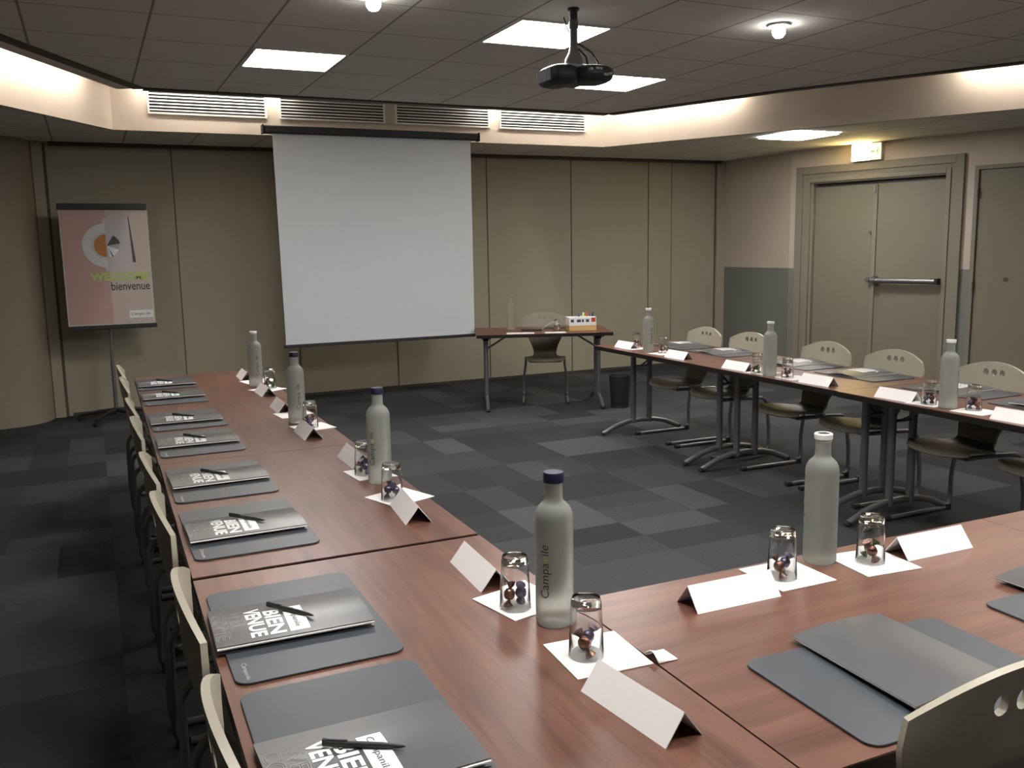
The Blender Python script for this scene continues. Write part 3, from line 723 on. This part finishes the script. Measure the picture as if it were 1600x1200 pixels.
def make_bottle(capped, m_):
    t = thing('water_bottle', 'x', 'bottle', (0, 0, 0), 0, 'frosted water bottles')
    r = .0415
    prof = [(.001, .006), (.030, .003), (.038, .0), (r, .006), (r, .02), (r, .232), (r * .985, .242), (r * .93, .252), (r * .82, .261), (r * .66, .268), (r * .52, .273), (.0198, .279), (.0192, .288), (.0192, .312), (.0208, .314), (.0208, .319), (.019, .321)]
    if not capped: prof += [(.0175, .331), (.0195, .331)][:1] + [(.0135, .331), (.0135, .322), (.002, .322)]
    else: prof += [(.002, .321)]
    b = MB().lathe(prof, 40, caps=(False, False)).build('bottle_body', m_, t, smooth=35)
    if capped: MB().lathe([(.001, .3365), (.0205, .3365), (.0222, .334), (.0222, .3155), (.020, .3135)], 28, caps=(False, True)).build('bottle_cap', M['navy'], t, smooth=40, label='dark navy screw cap')
    else: MB().lathe([(.0195, .318), (.0222, .320), (.0228, .332), (.021, .334), (.0155, .334), (.0155, .3325)], 28, caps=(False, False)).build('bottle_lip', M['clearb'] if m_ is M['clearb'] else M['white_metal'], t, smooth=40)
    if m_ is not M['clearb']:
        tm = text_mesh('Campanile', .03, mats=[0] * 5 + [1] + [0] * 3); fit_text(tm, .118, .026); sliced(tm, 1, 8)
        for v in tm.vertices:
            a, b_, c_ = v.co; th = -(b_ - .010) / r; R_ = r + .0003 + max(0, c_) * .5
            v.co = (R_ * math.cos(th), R_ * math.sin(th), .068 + a)
        link('bottle_lettering', tm, None, t, label='dark vertical lettering with one green letter')
    return t
def face(x, y, deg): return math.atan2(-y, -x) + math.radians(deg)    # side of the bottle seen from where the photo was taken, turned by deg
bc = make_bottle(True, M['frost']); bo = make_bottle(False, M['frost']); b1 = b2 = True
def place_bottle(capped, x, y, deg, label, z=ZT):
    global b1, b2
    f_ = b1 if capped else b2
    o = instance(bc if capped else bo, f_, (x, y, z), face(x, y, deg), label, 'frosted water bottles')
    if capped: b1 = False
    else: b2 = False
place_bottle(True, .860, 1.648, -22, 'tall frosted water bottle with a navy cap, nearest the camera')
place_bottle(True, .872, 2.990, -30, 'frosted bottle with dark cap, second from the front on the left row')
place_bottle(True, .848, 4.272, 22, 'frosted bottle with dark cap just below the screen corner')
place_bottle(False, .870, 5.578, 25, 'uncapped frosted bottle at the far end of the left row')
place_bottle(False, 1.640, 1.672, -80, 'uncapped frosted bottle on the bottom table, between two tumblers')
place_bottle(False, 3.745, 4.285, 100, 'uncapped frosted bottle in the middle of the right table row')
place_bottle(False, 3.725, 2.992, 82, 'uncapped frosted bottle nearest the right photo edge')
place_bottle(False, 3.820, 5.730, 40, 'uncapped frosted bottle at the far end of the right row')
bt = make_bottle(False, M['clearb']); bt.location = (3.745, 8.045, ZT); bt['label'] = 'nearly transparent bottle on the separate back table'; bt['group'] = 'frosted water bottles'

def make_glass():
    t = tag(MB().lathe([(.0205, .0), (.0235, 0), (.0330, .0)][:0] + [(.0365, 0), (.0360, .001), (.0305, .113), (.0280, .121), (.0015, .121)], 36, caps=(False, False))
            .lathe([(.0365, 0), (.0345, 0), (.0290, .100), (.0270, .104), (.0015, .105)], 36, caps=(False, False)).build('drinking_glass', M['glass'], None, smooth=50), 'x', 'glass', 'upturned tumblers')
    return t
gl = make_glass(); gf = True
# merge the doubled rim so that the glass is one closed body
bm = bmesh.new(); bm.from_mesh(gl.data); bmesh.ops.remove_doubles(bm, verts=bm.verts, dist=1e-5); bmesh.ops.recalc_face_normals(bm, faces=bm.faces); bm.to_mesh(gl.data); bm.free()
def make_candy(m_):
    def cf(mb):
        mb.tube([(-.022, 0, 0), (-.017, .001, 0), (-.011, 0, 0), (-.009, 0, 0), (-.004, 0, .001), (.004, 0, .001), (.009, 0, 0), (.011, 0, 0), (.017, -.001, 0), (.022, 0, 0)],
                [.0085, .006, .0022, .0065, .0095, .0095, .0065, .0022, .006, .0085], 9)
    mb = MB(); cf(mb)
    o = mb.build('wrapped_candy', m_, None, smooth=70); return tag(o, 'x', 'candy', 'wrapped candies under the tumblers')
cand = [make_candy(M['foil_v']), make_candy(M['foil_r']), make_candy(M['foil_g'])]; cf_ = [True, True, True]
def place_candy(x, y, z, rot, k, label):
    o = cand[k]
    if not cf_[k]: o = cand[k].copy(); COL.objects.link(o)
    cf_[k] = False; o.location = (x, y, z); o.rotation_euler = rot; o.scale = (1.25, 1.4, 1.4); o['label'] = label
NZ = ZT + .0025
glasses = [(.816, 1.757, 'behind the navy-capped bottle, beside the nearest left card', 0, 1), (.838, 1.472, 'frontmost of all, before the navy-capped bottle', 0, 1),
           (.838, 2.745, 'in front of the second left-row bottle', 0, 0), (.850, 3.115, 'behind the second left-row bottle', 0, 2),
           (.872, 4.095, 'beside the bottle below the screen corner', 1, 0), (.925, 5.415, 'beside the farthest bottle of the left row', 0, 2),
           (1.472, 1.622, 'left of the bottle on the bottom table', 0, 1), (1.744, 1.603, 'right of the bottle on the bottom table', 1, 2),
           (3.740, 4.400, 'left of the middle bottle on the right row', 2, 1), (3.765, 4.150, 'right of the middle bottle on the right row', 1, 0),
           (3.722, 3.100, 'left of the right-row bottle nearest us', 1, 0), (3.770, 2.885, 'right of the right-row bottle nearest us', 0, 1),
           (3.895, 6.010, 'left of the farthest right-row bottle', 1, 0), (3.865, 5.600, 'right of the farthest right-row bottle', 1, 2)]
for i, (x, y, n, ka, kb) in enumerate(glasses):
    instance(gl, gf, (x, y, NZ), 0, 'clear tumbler upside down over candies, ' + n, 'upturned tumblers'); gf = False
    a = random.uniform(0, 6); ca, sa = math.cos(a), math.sin(a)
    nm = ['violet', 'brown', 'green']
    place_candy(x + .013 * ca, y + .013 * sa, NZ + .0310, (.2, 1.15, a + 1.5), ka, nm[ka] + ' foil candy leaning inside the tumbler ' + n)
    place_candy(x - .013 * ca, y - .013 * sa, NZ + .0290, (-.1, .95, a + 4.5), kb, nm[kb] + ' foil candy, ' + ('second, ' if ka == kb else '') + 'under the tumbler ' + n)
# napkins
def make_napkin():
    F = lambda z, k: (lambda u, v: (-.082 + .164 * u, -.082 + .164 * v, z + k * .0015 * math.sin(3 * u + 1) * math.sin(4 * v)))
    me = evaluated(MB().grid(F(.0010, 0), 8, 8).mesh('n'), [('SOLIDIFY', dict(thickness=.0018, offset=0))])
    o = link('paper_napkin', me, M['paper']); return tag(o, 'x', 'napkin', 'folded white paper napkins')
nk = make_napkin(); kf = True
for x, y, r, n in ((.860, 1.468, -.06, 'under the frontmost tumbler'), (.845, 1.785, .22, 'under the tumbler behind the navy-capped bottle'), (.868, 2.765, .35, 'in front of the second left-row bottle'),
                   (.880, 3.12, .1, 'behind the second left-row bottle'), (.882, 4.10, .2, 'in front of the bottle below the screen corner'), (.872, 4.47, .1, 'behind the bottle below the screen corner'),
                   (.905, 5.385, .5, 'in front of the farthest left-row bottle'), (.900, 5.76, .2, 'behind the farthest left-row bottle'),
                   (1.495, 1.630, -.02, 'left of the bottle on the bottom table'), (1.748, 1.600, -.10, 'right of the bottle on the bottom table'),
                   (3.790, 4.40, .1, 'left of the middle right-row bottle'), (3.795, 4.125, -.1, 'right of the middle right-row bottle'),
                   (3.750, 3.12, .1, 'left of the right-row bottle nearest us'), (3.755, 2.86, .1, 'right of the right-row bottle nearest us'),
                   (3.860, 5.985, 0, 'left of the farthest right-row bottle'), (3.845, 5.575, .1, 'right of the farthest right-row bottle')):
    instance(nk, kf, (x, y, ZT), r, 'white square paper napkin ' + n, 'folded white paper napkins'); kf = False
tag(MB().grid(lambda u, v: (.945 + .045 * u, 1.375 + .05 * v, ZT + .002 + .016 * math.sin(PI * v) * (1 - u)), 6, 6).build('paper_scrap', M['paper'], None, smooth=60), 'small curled white paper corner beside the frontmost napkin', 'paper')
bpy.data.objects['paper_scrap'].modifiers.new('s', 'SOLIDIFY').thickness = .001
# tent cards
def make_card():
    h, b, L2, t_ = .052, .041, .116, .0012
    mb = MB()
    for s in (-1, 1):
        mb.add([(s * b, -L2, 0), (s * b, L2, 0), (0, L2, h), (0, -L2, h), (s * (b - 2 * t_), -L2, 0), (s * (b - 2 * t_), L2, 0), (0, L2, h - 2 * t_), (0, -L2, h - 2 * t_)],
               [(0, 1, 2, 3), (7, 6, 5, 4), (0, 4, 5, 1), (0, 3, 7, 4), (1, 5, 6, 2)])
    o = mb.build('place_card', M['card']); return tag(o, 'x', 'place card', 'blank folded place cards')
cd = make_card(); df = True
for x, y, r, n in ((.812, 1.242, .12, 'left row, frontmost, in front of the first tumbler'), (.828, 1.990, -.05, 'left row, left of the tumbler behind the navy-capped bottle'), (.842, 2.575, -.10, 'left row, in front of the second bottle'),
                   (.874, 3.335, 0, 'left row, behind the second bottle'), (.825, 3.935, 0, 'left row, in front of the bottle below the screen corner'), (.845, 4.655, 0, 'left row, behind the bottle below the screen corner'),
                   (.862, 5.23, .02, 'left row, in front of the farthest bottle'), (.862, 5.97, 0, 'left row, at its far end'),
                   (1.275, 1.575, PI / 2 - .02, 'bottom table, left of the bottle'), (1.950, 1.600, PI / 2 - .02, 'bottom table, right of the bottle'),
                   (3.830, 6.06, 0, 'right row, at its far end'), (3.790, 5.30, .02, 'right row, second from the far end'), (3.765, 4.61, .02, 'right row, third from the far end'),
                   (3.750, 3.88, .02, 'right row, fourth from the far end'), (3.722, 3.29, .03, 'right row, left of the bottle nearest us'), (3.700, 2.60, .03, 'right row, cut by the right photo edge')):
    instance(cd, df, (x, y, ZT), r, 'blank white folded place card, ' + n, 'blank folded place cards'); df = False

# ------------------------------------------------------------------ things on the separate table, waste bin
RB = RZ(AB)
def onb(a, b): v = mbk + Vector((math.cos(AB), math.sin(AB))) * a + nb * b; return (v.x, v.y, ZT)
t = thing('marker_box', 'white and orange card box of marker pens on the separate back table', 'box', (4.285, 7.60, ZT), -.25)
MB().box(-.135, .135, -.08, .08, 0, .052).build('box_base', M['orange'], t, bevel=.003, label='orange lower half')
MB().box(-.135, .135, -.079, .079, .052, .132).build('box_sleeve', M['print_white'], t, bevel=.003, label='white upper half')
sg = MB()
for k, (a, b) in enumerate(((-.12, -.09), (-.06, -.02), (-.01, .01), (.03, .06))): sg.box(a, b, -.0815, -.0785, .085, .112)
sg.build('printed_marks', mat('dark_blue_print', (.05, .07, .12), .5), t)
MB().box(.085, .125, -.0815, -.0785, .085, .125).build('printed_marks', M['red'], t)
for k, (x, m_) in enumerate(((-.02, 'blue'), (.02, 'green'), (.06, 'red'), (.09, 'blue'), (.115, 'black'))):
    MB().tube([(x, .0, .125), (x + .012, .02, .125 + .035 + .008 * (k % 3))], .009, 8).build('marker_pen', M[m_], t, smooth=40)
pp = None
for a, b, w_, n, m_ in ((-.23, -.33, .13, 'white paper sheet at the front edge of the separate back table', 'paper'), (.10, -.33, .10, 'pale bluish paper sheet beside the marker box', 'card')):
    tag(MB().box(-w_, w_, -.045, .045, 0, .006).build('paper_sheets', M[m_], None, loc=onb(a, b), rot=(0, 0, AB)), n, 'paper')
tag(MB().rbox(-.15, .15, -.11, .11, 0, .012, .01).build('folder_grey', M['folder'], None, loc=onb(.20, .22), rot=(0, 0, AB - .1)), 'grey folder lying at the back of the separate table', 'folder').name = 'card_folder_stack'
t = thing('headset', 'black handheld clicker with wire on the separate back table', 'remote', onb(-.10, -.05), AB + .1)
t.name = 'presenter_remote'
MB().rbox(-.10, .10, -.03, .03, 0, .016, .012).build('remote_body', M['black'], t, bevel=.003)
MB().tube([(.10, 0, .01), (.16, -.03, .06), (.20, -.06, .09), (.24, -.10, .04), (.26, -.13, .004)], .003, 6).build('wire', M['white_metal'], t, smooth=60)
instance(gl, False, (*onb(.13, -.22)[:2], ZT), 0, 'clear tumbler upside down on the separate back table', 'upturned tumblers')
t = thing('waste_bin', 'black wire mesh waste bin on the carpet by the back wall', 'waste bin', (4.56, 7.33, 0))
MB().lathe([(.085, .01), (.105, .305)], 32, caps=(False, False)).build('bin_wall', M['wire'], t, smooth=60)
MB().lathe([(.088, 0), (.088, .012), (.084, .03), (.084, 0)], 32, caps=(False, False)).lathe([(.084, .004), (.001, .004)], 32, caps=(False, False)).build('bin_base', M['black'], t, smooth=40)
MB().tube([(.106 * math.cos(2 * PI * k / 32), .106 * math.sin(2 * PI * k / 32), .307) for k in range(33)], .004, 6, cap=False).build('bin_rim', M['black'], t, smooth=60)
